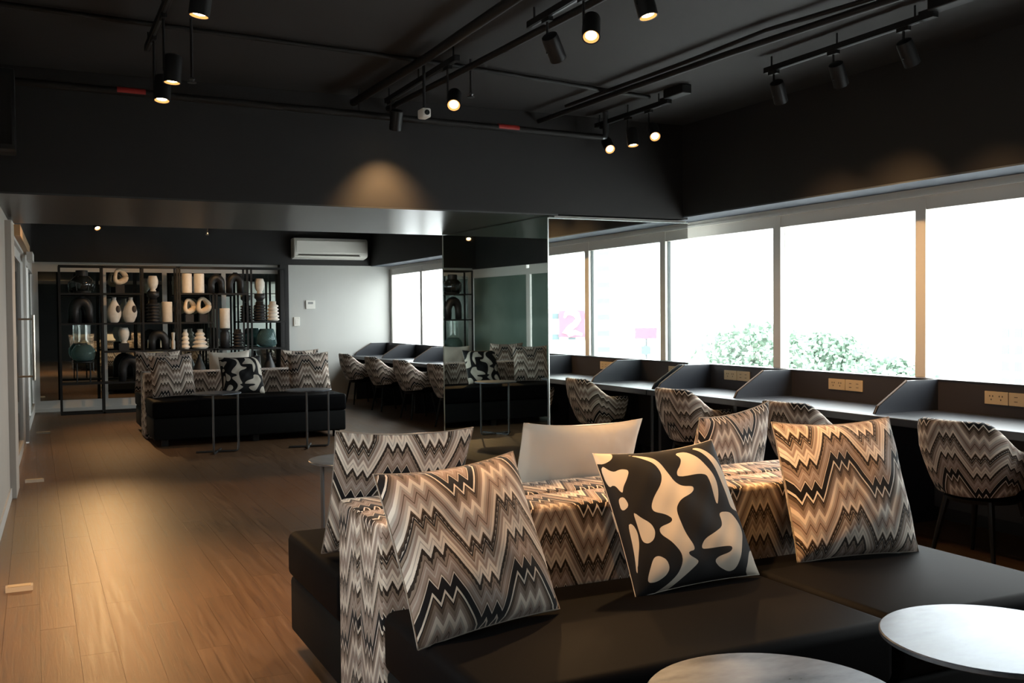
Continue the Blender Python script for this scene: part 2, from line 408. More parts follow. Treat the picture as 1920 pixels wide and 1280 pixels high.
# ------------------------------------------------------------------ mirror column
mc = empty('wall_column', (XC, YB, 0), kind='structure')
bbox('core', M['grey_wall'], mc, .07, XS + .05 - XC, .02, YB2 - YB, 0, ZB)
bbox('mirror_panel', M['mirror'], mc, .004, XS + .05 - XC, 0, .012, .0, ZB - .02)
b_ = NB(); prism(b_, [(0, .004), (.012, .004), (-.045, YB2 - YB), (-.057, YB2 - YB)], 'z', 0, ZB - .004)
obj('side_mirror', b_, M['mirror_dark'], mc)
b_ = NB(); prism(b_, [(.01, .012), (.07, .012), (.07, YB2 - YB), (-.04, YB2 - YB)], 'z', 0, ZB - .004); obj('side_backing', b_, M['black_wall'], mc)
bbox('corner_edge', M['mirror_edge'], mc, -.004, .006, -.003, .006, 0, ZB - .018)
bbox('top_edge', M['mirror_edge'], mc, -.004, XS + .05 - XC, -.003, .006, ZB - .026, ZB - .018)
bbox('far_edge', M['mirror_edge'], mc, -.062, -.055, YB2 - YB - .006, YB2 - YB + .004, 0, ZB - .004)

# ------------------------------------------------------------------ air conditioners and wall controls
def aircon(loc, rz, label):
    a = empty('air_conditioner', loc, (0, 0, rz), label, 'air conditioner')
    bm_ = NB(); prism(bm_, [(0, .0), (-.21, .03), (-.235, .07), (-.235, .30), (-.20, .345), (0, .345)], 'x', -.63, .63)
    bmesh.ops.bevel(bm_, geom=bm_.edges[:], offset=.012, segments=2, affect='EDGES')
    obj('housing', bm_, M['white_plastic'], a, True)
    bbox('front_panel', M['white_plastic'], a, -.59, .59, -.243, -.233, .105, .30, .004)
    bbox('air_slot', M['outlet_dark'], a, -.56, .48, -.2385, -.232, .055, .075)
    bbox('louvre', M['white_plastic'], a, -.57, .50, -.243, -.225, .036, .052, .003)
    bbox('top_grille', M['grey_plastic'], a, -.55, .55, -.19, -.04, .343, .349)
    return a
aircon((4.52, YF, 2.38), 0, 'white split air conditioner high on the charcoal wall over the pale wall')
aircon((4.66, YB2, 1.905), PI, 'white split air conditioner on the back of the mirror column')
def ctrl(name, loc, rz, w, h, label, cat, screen=True):
    t = empty(name, loc, (0, 0, rz), label, cat)
    bbox('body', M['white_plastic'], t, -w / 2, w / 2, -.022, 0, 0, h, .005)
    if screen:
        bbox('display', M['grey_plastic'], t, -w * .28, w * .28, -.024, -.02, h * .55, h * .8)
        for k in (-1, 0, 1): bbox('button', M['white_plastic'], t, k * w * .2 - .01, k * w * .2 + .01, -.0255, -.02, h * .2, h * .32, .002)
    else:
        bbox('rocker', M['white_plastic'], t, -w * .28, w * .28, -.028, -.02, h * .22, h * .78, .003)
ctrl('thermostat', (4.205, YF, 1.55), 0, .155, .145, 'white wall thermostat with small grey display on the pale wall', 'thermostat')
ctrl('light_switch', (3.97, YF, 1.265), 0, .10, .15, 'white light switch below the thermostat on the pale wall', 'switch', False)
ctrl('thermostat', (4.30, YB2, 1.57), PI, .15, .145, 'white thermostat on the back of the mirror column', 'thermostat')

# ------------------------------------------------------------------ window counters with dividers
def counter(name, y0, y1, divs, supports, label):
    t = empty(name, (XD, y0, 0), label=label, cat='counter')
    L = y1 - y0; D = XP - XD
    bbox('worktop', M['desk'], t, 0, D, 0, L, .70, .75, .004, 1)
    bbox('back_panel', M['panel_dark'], t, D, D + .03, 0, L, .60, .95)
    bbox('panel_cap', M['desk'], t, D - .004, D + .10, 0, L, .95, .958)
    for y in divs:
        b = NB(); prism(b, [(.09, .75), (D, .75), (D, .957), (.38, .957), (.12, .80)], 'y', y - y0 - .014, y - y0 + .014)
        d = obj('divider', b, M['desk'], t)
        b = NB(); tube(b, [(.088, y - y0, .752), (.117, y - y0, .80), (.378, y - y0, .9585)], .006, 6); obj('edge_band', b, M['desk_edge'], d)
    for y in supports: bbox('support_panel', M['desk'], t, .10, D, y - y0 - .02, y - y0 + .02, 0, .70)
    bbox('modesty_panel', M['panel_dark'], t, D - .04, D - .015, 0, L, .10, .70)
    return t
counter('window_counter', -1.0, YB - .006, [.5, 1.95, 3.40, 4.85, 6.30, 7.37], [.5, 1.95, 3.4, 4.85, 6.30, 7.35], 'dark blue black counter with low dividers under the large bright windows')
counter('window_counter', YB2 + .03, YF - .002, [10.75, 12.2, 13.65, 15.1, 16.56], [10.75, 12.2, 13.65, 15.1, 16.55], 'dark counter with low dividers beyond the mirror column, ending at the pale wall')

def outlet(y, z, label):
    t = empty('socket_plates', (XP, y, z), (0, 0, -PI / 2), label, 'socket', 'cream double sockets on the counter panel')
    for k, s in enumerate((-1, 1)):
        p = bbox('plate', M['outlet'], t, s * .089 - .086, s * .089 + .086, -.008, 0, -.042, .042, .003)
        if s == -1:
            for q in (-.035, .035):
                for (dx, dz) in ((-.011, .012), (.011, .012), (0, -.010)):
                    bbox('slot', M['outlet_dark'], p, s * .089 + q + dx - .0035, s * .089 + q + dx + .0035, -.0088, -.007, dz - .005, dz + .005)
        else:
            for q in (-.035, .035):
                for dz in (-.014, .014): bbox('slot', M['outlet_dark'], p, s * .089 + q - .012, s * .089 + q + .012, -.0086, -.007, dz - .002, dz + .002)
outlet(6.98, .872, 'cream double socket beside the mirror column, farthest of the near counter')
outlet(5.69, .868, 'cream double socket on the counter panel in the middle bay of the near counter')
outlet(4.29, .862, 'cream double socket nearest the right edge of the picture')

# ------------------------------------------------------------------ upholstered shapes with UVs in metres
def grid_obj(name, nu, nv, fn, uvfn, mt, parent, closed_u=False, smooth=True, attr=None):
    vs = []; fs = []; uvs = []
    for j in range(nv + 1):
        for i in range(nu + 1): vs.append(fn(i / nu, j / nv)); uvs.append(uvfn(i / nu, j / nv))
    for j in range(nv):
        for i in range(nu): a = j * (nu + 1) + i; fs.append((a, a + 1, a + nu + 2, a + nu + 1))
    me = bpy.data.meshes.new(name); me.from_pydata([tuple(v) for v in vs], [], fs)
    ul = me.uv_layers.new(name='UVMap')
    idx = np.zeros(len(me.loops), int); me.loops.foreach_get('vertex_index', idx)
    ul.data.foreach_set('uv', np.array(uvs, float)[idx].ravel())
    if attr is not None:
        at = me.attributes.new('print', 'FLOAT', 'POINT'); at.data.foreach_set('value', np.array(attr(nu, nv), float).ravel())
    me.materials.append(mt); me.polygons.foreach_set('use_smooth', [True] * len(me.polygons))
    o = bpy.data.objects.new(name, me); link(o, parent); return o
def boxuv(name, x0, x1, y0, y1, z0, z1, bev, mt, parent, seg=3, v0=0.):
    """rounded box with box-projected UVs in metres"""
    b = NB(); box(b, x0, x1, y0, y1, z0, z1, bev, seg); b.normal_update()
    ul = b.loops.layers.uv.new('UVMap')
    for f in b.faces:
        n = f.normal; ax = max(range(3), key=lambda k: abs(n[k]))
        for l in f.loops:
            c = l.vert.co
            l[ul].uv = (c.y, c.z + v0) if ax == 0 else (c.x, c.z + v0) if ax == 1 else (c.x, c.y * .8 + z1 - y0 * .8 + v0)
    return obj(name, b, mt, parent, smooth='all' if bev > .03 else True)

# pillow shape: u across, v up, both 0..1; pointed corners, hollow edges
def pillow_pt(u, v, side, w, h, th, hollow=.04, seed=0, slump=.0):
    a, b = 2 * u - 1, 2 * v - 1
    x = a * (w / 2) * (1 - hollow * (1 - b * b) * abs(a) ** 2)
    z = b * (h / 2) * (1 - hollow * (1 - a * a) * abs(b) ** 2)
    t = max(0, (1 - abs(a) ** 2.6)) ** .52 * max(0, (1 - abs(b) ** 2.6)) ** .52
    r = math.sin(a * 5.1 + seed) * math.sin(b * 4.3 + seed * 1.7) * .07 + math.sin(a * 9 + b * 7 + seed) * .03 + math.sin(a * 17 - b * 13 + seed * 2) * .012
    y = side * th / 2 * t * (1 + r)
    z -= slump * (1 - a * a) * max(0, b) ** 2          # sagging top edge
    return (x, y, z + h / 2)

def poly_field(polys, nu, nv):
    """0..1 field, .5 on the outline: distance to printed shapes given in pillow coordinates"""
    U, V = np.meshgrid(np.linspace(0, 1, nu + 1), np.linspace(0, 1, nv + 1))
    best = np.full(U.shape, -1e9)
    for poly in polys:
        p = np.array(poly, float)
        for _ in range(2):                            # corner cutting
            q = np.roll(p, -1, 0); p = np.stack([.78 * p + .22 * q, .22 * p + .78 * q], 1).reshape(-1, 2)
        q = np.roll(p, -1, 0); dist = np.full(U.shape, 1e9); ins = np.zeros(U.shape, bool)
        for (x0, y0), (x1, y1) in zip(p, q):
            dx, dy = x1 - x0, y1 - y0; L = dx * dx + dy * dy + 1e-12
            t = np.clip(((U - x0) * dx + (V - y0) * dy) / L, 0, 1)
            dist = np.minimum(dist, np.hypot(U - x0 - t * dx, V - y0 - t * dy))
            if y0 != y1:
                c = ((y0 > V) != (y1 > V)) & (U < (x1 - x0) * (V - y0) / (y1 - y0) + x0); ins ^= c
        best = np.maximum(best, np.where(ins, dist, -dist))
    return np.clip(.5 + best * 6, 0, 1)
# the printed shapes, drawn on a square seen at a slant: corners first
PRC = np.array([(35, 140), (945, 35), (1290, 1050), (370, 1220)], float)
PR = [
 [(240,150),(380,165),(440,190),(490,240),(540,330),(580,400),(640,440),(722,440),(726,470),(700,500),(620,545),(590,600),(600,660),(660,790),(750,910),(690,925),(700,950),(770,980),(785,1000),(700,1090),(580,1200),(480,1215),(580,1150),(640,1080),(660,1000),(640,930),(560,850),(480,790),(470,745),(560,710),(565,680),(520,650),(430,630),(412,590),(430,520),(480,420),(490,330),(440,240),(340,180)],
 [(600,148),(690,130),(780,200),(880,330),(915,400),(925,480),(915,590),(880,500),(850,400),(820,335),(615,365),(605,320),(635,260),(645,200)],
 [(740,105),(790,98),(870,150),(950,230),(1010,310),(1075,350),(1080,395),(1020,397),(1105,470),(1145,600),(1040,598),(1000,480),(940,330),(870,210),(800,140)],
 [(920,630),(1020,618),(1070,660),(1120,720),(1135,770),(1120,850),(1105,950),(1080,1040),(1030,1060),(950,1030),(905,985),(930,955),(1010,925),(1030,895),(1010,875),(800,908),(790,880),(810,830),(880,785),(940,740),(945,700)],
 [(1260,870),(1195,890),(1175,940),(1165,1075),(1320,1045)],
 [(5,120),(165,130),(150,200),(90,240),(40,210)],
 [(70,230),(150,310),(200,285),(255,300),(240,370),(215,430),(212,485),(160,400),(130,420)],
 [(185,510),(220,500),(260,575),(215,610)],
 [(280,615),(330,660),(410,710),(445,770),(440,830),(400,858),(360,840),(330,750)],
 [(255,695),(290,710),(325,770),(340,850),(340,950),(355,1100),(310,900)],
 [(440,960),(480,945),(540,980),(570,1040),(550,1090),(490,1130),(430,1130),(422,1080)]]
def homog(src, dst):
    A = []
    for (x, y), (u, v) in zip(src, dst):
        A.append([x, y, 1, 0, 0, 0, -u * x, -u * y, -u]); A.append([0, 0, 0, x, y, 1, -v * x, -v * y, -v])
    return np.linalg.svd(np.array(A))[2][-1].reshape(3, 3)
HM = homog(PRC / 1000, [(0, 1), (1, 1), (1, 0), (0, 0)])
def touv(p):
    q = HM @ np.array([p[0] / 1000, p[1] / 1000, 1]); return (q[0] / q[2], q[1] / q[2])
PRUV = [[touv(p) for p in poly] for poly in PR]

def pillow(loc, rot, size, label, kind='zigzag', group=None, th=.17, seed=0., uvo=(0, 0), h=None, slump=.012, res=36, uvrot=0.):
    w = size; h = h or size
    t = empty('throw_pillow', loc, rot, label, 'pillow', group)
    mt = M['zigzag'] if kind == 'zigzag' else M['cream'] if kind == 'cream' else M['print']
    n = 96 if kind == 'print' else res
    def uvf(u, v):
        a, b = u * w, v * h; c, s_ = math.cos(uvrot), math.sin(uvrot); return (a * c - b * s_ + uvo[0], a * s_ + b * c + uvo[1])
    at = (lambda nu, nv: poly_field(PRUV, nu, nv)) if kind == 'print' else None
    f = grid_obj('front_cover', n, n, lambda u, v: pillow_pt(u, v, -1, w, h, th, seed=seed, slump=slump), uvf, mt, t, attr=at)
    bk = grid_obj('back_cover', n, n, lambda u, v: pillow_pt(1 - u, v, 1, w, h, th, seed=seed + 2, slump=slump), uvf, mt, t, attr=at)
    pts = []
    for k in range(n + 1): pts.append(pillow_pt(k / n, 0, 0, w, h, th, slump=slump))
    for k in range(1, n + 1): pts.append(pillow_pt(1, k / n, 0, w, h, th, slump=slump))
    for k in range(1, n + 1): pts.append(pillow_pt(1 - k / n, 1, 0, w, h, th, slump=slump))
    for k in range(1, n): pts.append(pillow_pt(0, 1 - k / n, 0, w, h, th, slump=slump))
    obj('piping', tube(NB(), pts + pts[:1], .0026 if kind == 'zigzag' else .0014, 6), M['zigzag_piping'] if kind == 'zigzag' else M['cream'], t, 'all')
    return t
def prot(yaw, lean, roll):
    Z = Matrix.Rotation(yaw, 3, 'Z'); X = Matrix.Rotation(lean, 3, 'X'); Y = Matrix.Rotation(roll, 3, 'Y')
    return (Z @ X @ Y).to_euler()

# ------------------------------------------------------------------ double sided sofas
def sofa(x0, yb, side, label, w1=1.33, w=2.18):
    """one bench: yb = plane where the two backs meet, side -1 seat towards the camera, +1 away"""
    t = empty('sofa', (x0, yb, 0), label=label, cat='sofa', group='back to back sofas')
    s = side
    def yy(a, b): return (min(s * a, s * b), max(s * a, s * b))
    D = 1.05
    for a, b in (((0, w1), (w1 + .004, w)) if w1 < w else ((0, w),)):
        y0, y1 = yy(.245, D - .01)
        bbox('base', M['base_black'], t, a + .01, b - .01, y0, y1, .075, .315, .02, 3)
        y0, y1 = yy(.245, D)
        q = NB(); box(q, a, b, y0, y1, .312, .505, .034, 5); obj('seat_cushion', q, M['leather'], t, 'all')
        y0, y1 = yy(.01, D)
    for lx in ((.10, w1 - .12, w - .14) if w1 < w else (.10, w / 2, w - .14)):
        for ly in (.30, D - .14):
            y0, y1 = yy(ly, ly + .07); bbox('leg', M['black_metal'], t, lx, lx + .07, y0, y1, 0, .08, .004)
    y0, y1 = yy(0.003, .245)
    boxuv('backrest', 0, w, y0, y1, .012, .775, .022, M['zigzag'], t, 4, v0=.1 if s < 0 else .17)
    return t
sofa(.96, 3.20, -1, 'black bench sofa with zigzag back in the foreground, seat toward the viewer')
sofa(.96, 3.20, 1, 'black bench sofa behind the foreground sofa, sharing its zigzag back, facing away')
sofa(1.15, 12.53, -1, 'distant black bench sofa in front of the shelving, seat toward the viewer', 2.18)
sofa(1.15, 12.53, 1, 'distant black bench sofa facing the shelving, back to back with its twin', 2.18)

pillow((1.188, 2.622, .508), prot(.18, -.42, -.045), .508, 'large zigzag pillow leaning at the left end of the foreground sofa', seed=.4, uvo=(.235, .02), th=.17)
pillow((1.991, 2.714, .508), prot(-.011, -.505, -.036), .505, 'black and cream abstract print pillow on the foreground sofa', 'print', seed=1.3, th=.15)
pillow((2.765, 2.775, .503), prot(-.15, -.34, .0), .53, 'zigzag pillow on the right end of the foreground sofa', seed=2.2, uvo=(.115, .21), th=.19)
pillow((1.235, 3.70, .512), prot(-.06, .40, .03), .53, 'zigzag pillow behind the foreground sofa back at its left end', seed=3.1, uvo=(.10, .18), th=.16)
pillow((1.965, 3.64, .500), prot(-.03, .38, .02), .535, 'plain cream pillow standing behind the foreground sofa back', 'cream', seed=4.5, th=.17)
pillow((2.775, 3.62, .512), prot(.28, .22, -.08), .50, 'zigzag pillow standing behind the foreground sofa back on the right', seed=5.2, uvo=(.2, .05), th=.15)
dx, dy = .19, 9.33
pillow((1.45, 12.0, .515), prot(.20, -.25, -.02), .50, 'zigzag pillow at the left end of the distant sofa front', seed=.9, uvo=(.2, .12), res=20)
pillow((2.21, 11.9, .515), prot(-.02, -.45, -.02), .49, 'black and cream print pillow on the distant sofa', 'print', seed=1.9)
pillow((3.03, 12.0, .515), prot(-.15, -.40, -.03), .50, 'zigzag pillow at the right end of the distant sofa front', seed=2.7, uvo=(.115, .2), res=20)
pillow((1.36, 13.0, .512), prot(.05, .25, .0), .52, 'zigzag pillow on the far side of the distant sofa, left end', seed=3.3, uvo=(.02, .1), res=20)
pillow((2.23, 12.98, .512), prot(.0, .25, -.03), .50, 'cream pillow on the far side of the distant sofa', 'cream', seed=4.2, res=20)
pillow((3.10, 12.98, .512), prot(.1, .25, .0), .50, 'zigzag pillow on the far side of the distant sofa, right end', seed=5.7, uvo=(.1, .1), res=20)

# ------------------------------------------------------------------ tub chairs
def chair_proto():
    t = empty('tub_chair', (0, 0, 0), label='x', cat='chair', group='zigzag tub chairs at the counters')
    # local: seat centre at origin, faces +X, back at -X
    def top(th):
        a = abs(th); k = min(1, max(0, (a - .62) / .75)); k = k * k * (3 - 2 * k); return .80 - .165 * k
    def shell(u, v, o):
        th = (u - .5) * 2 * 1.95
        z1 = top(th); z0 = .385 + .02 * abs(th)
        z = z0 + (z1 - z0) * v
        e = (z - .385) / .42
        r = .20 + .085 * min(1, e * 1.6) ** .6 + .012 * e
        r += o
        # superellipse plan, a bit wider than deep
        c, s_ = math.cos(th), math.sin(th); q = (abs(c) ** 2.8 + abs(s_) ** 2.8) ** (-1 / 2.8)
        lean = .05 * e * max(0, math.cos(th))
        return (-c * q * r - lean, -s_ * q * r * 1.02, z)
    n, mm = 44, 12
    def loop(u, v):       # v runs up outside, over the rim and down inside
        if v < .45: return shell(u, v / .45, 0)
        if v < .55:
            a = (v - .45) / .1 * PI; p = Vector(shell(u, 1, 0)); q = Vector(shell(u, 1, -.045)); c = (p + q) / 2
            return tuple(c + (p - c) * math.cos(a) + Vector((0, 0, .022 * math.sin(a))))
        return shell(u, 1 - (v - .55) / .45 * .9, -.045)
    grid_obj('shell', n, 30, loop, lambda u, v: (u * 1.0 + .115, v * .93 + .02), M['zigzag'], t)
    for s_ in (0, 1):     # closed ends of the arms
        pass
    b = NB(); lathe(b, [(.02, .36), (.20, .365), (.235, .39), (.245, .43), (.235, .465), (.20, .48), (.02, .485)], 32)
    obj('seat', b, M['leather'], t, 'all', loc=(.03, 0, 0))
    b = NB(); lathe(b, [(.05, .345), (.19, .35), (.20, .372), (.05, .375)], 24); obj('under_frame', b, M['black_metal'], t, True)
    for a in (PI / 4, 3 * PI / 4, 5 * PI / 4, 7 * PI / 4):
        c, s_ = math.cos(a), math.sin(a)
        obj('leg', tube(NB(), [(c * .19, s_ * .19, .365), (c * .235, s_ * .235, .18), (c * .275, s_ * .275, 0)], [.019, .016, .011], 8), M['black_metal'], t, True)
    return t
ch = chair_proto()
CH = [(4.84, 3.92, .10, 'zigzag tub chair nearest the camera at the counter, right of the pillows'),
      (4.84, 5.27, .06, 'zigzag tub chair mostly hidden behind pillows at the middle bay'),
      (4.88, 6.65, .04, 'zigzag tub chair at the counter next to the mirror column'),
      (4.79, 11.65, .05, 'zigzag tub chair at the far counter, beside the mirror column edge'),
      (4.79, 12.98, .05, 'zigzag tub chair at the far counter, second from the mirror column'),
      (4.79, 14.28, .05, 'zigzag tub chair at the far counter, third from the mirror column'),
      (4.79, 15.68, .05, 'zigzag tub chair at the far counter, closest to the pale wall')]
for i, (x, y, r, l) in enumerate(CH):
    c = ch if i == 0 else copy_tree(ch)
    c.location = (x, y, 0); c.rotation_euler = (0, 0, r); c['label'] = l

# ------------------------------------------------------------------ round side tables
def side_table(x, y, z, r, rz, label):
    t = empty('side_table', (x, y, 0), (0, 0, rz), label, 'table', 'round side tables')
    obj('table_top', lathe(NB(), [(r - .006, z - .014), (r, z - .011), (r, z - .003), (r - .003, z)], 64), M['table_top'], t, True)
    q = r * .86
    def bent(a):
        c, s_ = math.cos(a), math.sin(a)
        return [(c * q * f, s_ * q * f, zz) for f, zz in ((1, z - .014), (1, .06), (.985, .03), (.94, .014), (.85, .011), (0, .011), (-1, .011))]
    obj('leg_frame', tube(NB(), bent(-1.9), .011, 8), M['gun_metal'], t, True)
    obj('leg_frame', tube(NB(), bent(-.15), .011, 8), M['gun_metal'], t, True)
    return t
side_table(1.72, 10.78, .63, .25, 0, 'round side table in front of the distant sofa, under the print pillow')
side_table(2.68, 10.72, .63, .25, 0, 'round side table in front of the right end of the distant sofa')
side_table(1.60, 5.35, .63, .26, -.9, 'round side table behind the foreground sofas, partly hidden by a pillow')
side_table(2.12, 1.68, .62, .27, 0, 'round side table with pale shine at the right edge of the foreground')
side_table(1.38, 1.62, .62, .27, 0, 'round side table cut by the bottom edge of the picture')

# ------------------------------------------------------------------ shelving and vases
SY0, SY1 = 16.02, 16.36      # front and back of the shelf
sh = empty('display_shelf', (0, SY0, 0), label='black metal open display shelf full of vases before the mirrored doors', cat='shelf')
Dp = SY1 - SY0; ZT = 2.21
def post(x, z0=0, z1=ZT):
    for y in (0, Dp - .025): bbox('post', M['black_metal'], sh, x - .014, x + .014, y, y + .025, z0, z1)
def shelf(x0, x1, z): bbox('shelf_board', M['black_metal'], sh, x0, x1, 0, Dp, z - .024, z)
def rail(x0, x1, z):
    for y in (0, Dp - .025): bbox('rail', M['black_metal'], sh, x0, x1, y, y + .025, z - .013, z + .013)
for x in (.35, .93, 1.50, 2.00, 2.035, 3.055, 3.12, 3.66): post(x)
for x in (2.535, 2.585): post(x, 0, 1.80)
for x in (.35, .93, 1.5, 2.0, 2.535, 3.055, 3.66):
    for z in (.013, ZT - .013): bbox('side_rail', M['black_metal'], sh, x - .012, x + .012, .025, Dp - .025, z - .012, z + .012)
rail(.364, 3.646, .013); rail(.364, 3.646, ZT - .013)
ZA, ZB_, ZC_, ZD = 1.80, 1.352, .93, .465
for a, b, zs in ((.364, .916, (ZA, ZB_, ZD)), (.944, 1.486, (ZA, ZB_, ZC_, ZD)), (1.514, 1.986, (ZB_, ZC_, ZD)), (2.05, 2.52, (ZA, ZB_, ZC_, ZD)), (2.52, 3.04, (ZA, ZC_, ZD)), (3.134, 3.646, (ZB_, ZC_, ZD))):
    for z in zs: shelf(a, b, z)
YM = (SY0 + SY1) / 2
G = 'vases on the display shelf'
def vase(name, prof, x, z, mt, label, seg=24, y=YM, g=G):
    o = obj(name, lathe(NB(), prof, seg), M[mt], None, 'all' if seg > 12 else True, loc=(x, y, z + .001)); return tag(o, label, 'vase', g)
def scale(prof, sr, sz): return [(r * sr, z * sz) for r, z in prof]
EGG = [(.045, 0), (.048, .012), (.035, .03), (.060, .06), (.078, .12), (.080, .17), (.066, .22), (.058, .24), (.052, .24), (.055, .2)]
CYL = [(.085, 0), (.09, .01), (.09, .29), (.086, .30), (.078, .30), (.076, .05)]
def ringed(n, r0, r1, h):
    p = [(r0 * .7, 0)]
    for k in range(n):
        rr = r0 + (r1 - r0) * k / max(1, n - 1); z0 = h * k / n; z1 = h * (k + 1) / n
        p += [(rr * .72, z0 + .002), (rr, z0 + (z1 - z0) * .35), (rr, z0 + (z1 - z0) * .6), (rr * .72, z1 - .002)]
    p += [(r1 * .6, h), (r1 * .6, h + .05), (r1 * .5, h + .05), (r1 * .5, h)]
    return p
def arch(x, z, w, h, label, mt='black_vase', r=.05, y=YM):
    """two-legged arch vase with a neck"""
    t = empty('arch_vase', (x, y, z + .001), label=label, cat='vase', group=G)
    pts = []; rr = []
    for k in range(21):
        a = PI * k / 20; pts.append((-math.cos(a) * (w / 2 - r), 0, max(0, .42 * h + (h * .38) * math.sin(a) if 0 < k < 20 else .42 * h))); rr.append(r * (1 + .25 * math.sin(a)))
    pts = [(pts[0][0] * 1.04, 0, 0)] + pts + [(pts[-1][0] * 1.04, 0, 0)]; rr = [r * .95] + rr + [r * .95]
    obj('body', tube(NB(), pts, rr, 14), M[mt], t, 'all')
    obj('neck', lathe(NB(), [(r * 1.0, h * .74), (r * .7, h * .86), (r * .62, h * .95), (r * .72, h), (r * .55, h), (r * .5, h * .9)], 16), M[mt], t, 'all')
    return t
def ringvase(x, z, w, label, block=.10, rz=.35, y=YM):
    t = empty('ring_vase', (x, y, z + block + .0015), (0, 0, rz), label, 'vase', G)
    pts = []; rr = []
    for k in range(24):
        a = 2 * PI * k / 24; q = w * (.34 + .04 * math.cos(3 * a + .6)); pts.append((math.cos(a) * q, 0, math.sin(a) * q * 1.1 + w * .53)); rr.append(w * (.15 + .045 * math.sin(a + 2.4)))
    obj('body', tube(NB(), pts + pts[:1], rr + rr[:1], 12), M['beige_vase'], t, 'all')
    if block:
        b = bbox('display_block', M['black_vase'], None, -.06, .06, -.06, .06, 0, block); b.location = (x, y, z + .001)
        tag(b, 'small black block under ' + label, 'stand', 'black display blocks')
def bottle(x, z, lean, label):
    t = empty('bottle_vase', (x, YM, z + .001), (0, 0, 0), label, 'vase', G)
    P_ = [(.05, 0), (.07, .02), (.10, .10), (.105, .16), (.085, .24), (.045, .31), (.028, .35), (.03, .385), (.022, .385), (.018, .35)]
    b = NB(); lathe(b, P_, 24)
    for v in b.verts: v.co.x += lean * v.co.z; v.co.y *= .7
    obj('body', b, M['white_vase'], t, 'all')
    b = NB(); lathe(b, [(.002, -.004), (.026, -.003), (.034, .002), (.026, .006)], 16)
    b.transform(Matrix.Translation((.055 + lean * .2, -.062, .205)) @ Matrix.Rotation(PI / 2 - .15, 4, 'X') @ Matrix.Diagonal((1, 1.6, 1, 1)))
    obj('side_opening', b, M['panel_dark'], t, 'all')
# section A
t = empty('lantern_jar', (.66, YM, ZA + .001), label='dark smoked lantern jar with black cap on the top left shelf', cat='jar')
obj('glass_body', lathe(NB(), [(.10, .03), (.15, .05), (.165, .12), (.16, .19), (.10, .25), (.07, .26)], 28), M['black_glass'], t, 'all')
obj('cap', lathe(NB(), [(.085, .255), (.085, .335), (.075, .34)], 20), M['black_metal'], t, True)
obj('foot', lathe(NB(), [(.12, 0), (.125, .03), (.10, .032)], 20), M['black_metal'], t, True)
for k in range(6): obj('rib', tube(NB(), [(.155 * math.cos(k * PI / 3), .155 * math.sin(k * PI / 3), .03), (.172 * math.cos(k * PI / 3), .172 * math.sin(k * PI / 3), .12), (.105 * math.cos(k * PI / 3), .105 * math.sin(k * PI / 3), .25)], .006, 6), M['black_metal'], t, True)
arch(.65, ZB_, .32, .40, 'black two legged arch vase below the lantern jar', r=.062)
t = empty('glass_lantern', (.66, YM, ZD + .001), label='teal glass bowl with tall clear neck on a black wire stand', cat='lantern')
st = NB()
for a in (PI / 4, 3 * PI / 4, 5 * PI / 4, 7 * PI / 4): tube(st, [(.13 * math.cos(a), .13 * math.sin(a), 0), (.13 * math.cos(a), .13 * math.sin(a), .30)], .007, 6)
lathe(st, [(.135, .295), (.15, .30), (.15, .312), (.135, .315)], 24); obj('stand', st, M['black_metal'], t, True)
obj('bowl', lathe(NB(), [(.08, .316), (.145, .34), (.17, .41), (.165, .48), (.12, .54), (.105, .56), (.10, .56), (.11, .53), (.155, .475), (.16, .41), (.135, .35), (.07, .325)], 30), M['teal_glass'], t, 'all')
obj('neck', lathe(NB(), [(.105, .56), (.105, .86), (.10, .86), (.10, .56)], 24), M['pane'], t, True)
# section B
ringvase(1.19, ZA, .24, 'beige ring vase on the top shelf', .125, .4)
bottle(1.095, ZB_, .02, 'white bottle vase with a round side opening, left of the pair')
bottle(1.315, ZB_, .06, 'white bottle vase with a round side opening, right of the pair')
b = bbox('display_block', M['black_vase'], None, -.07, .07, -.07, .07, 0, .11); b.location = (1.23, YM, ZC_ + .001); tag(b, 'small black block under the white ovoid vase on the third shelf', 'stand', 'black display blocks')
vase('ovoid_vase', scale(EGG, 1, .98), 1.23, ZC_ + .1115, 'white_vase', 'white ovoid vase on a black block, third shelf of the second bay')
arch(1.31, ZD, .33, .40, 'black arch vase on the low shelf left of the distant pillows', r=.06)
# section C
vase('ribbed_vase', ringed(6, .10, .10, .30), 1.66, ZB_, 'black_vase', 'black ribbed vase carrying a white ovoid vase, third bay', g='black ribbed vases')
vase('cup_stand', [(.05, 0), (.06, .03), (.09, .05), (.09, .12), (.08, .12)], 1.66, ZB_ + .352, 'black_vase', 'black cup stand under the white ovoid vase of the third bay', g='black cup stands')
vase('ovoid_vase', EGG, 1.66, ZB_ + .474, 'white_vase', 'white ovoid vase high on a black cup stand, third bay')
vase('cylinder_vase', scale(CYL, .88, 1.05), 1.86, ZB_, 'white_vase', 'white cylinder vase on the second shelf of the third bay')
arch(1.73, ZC_, .30, .30, 'black arch vase on the shelf behind the left distant pillow', r=.055)
vase('small_bottle', [(.02, 0), (.03, .01), (.03, .12), (.02, .15), (.025, .20), (.03, .26), (.02, .265)], 1.945, ZC_, 'white_vase', 'slim white bottle beside the third bay post', 12)
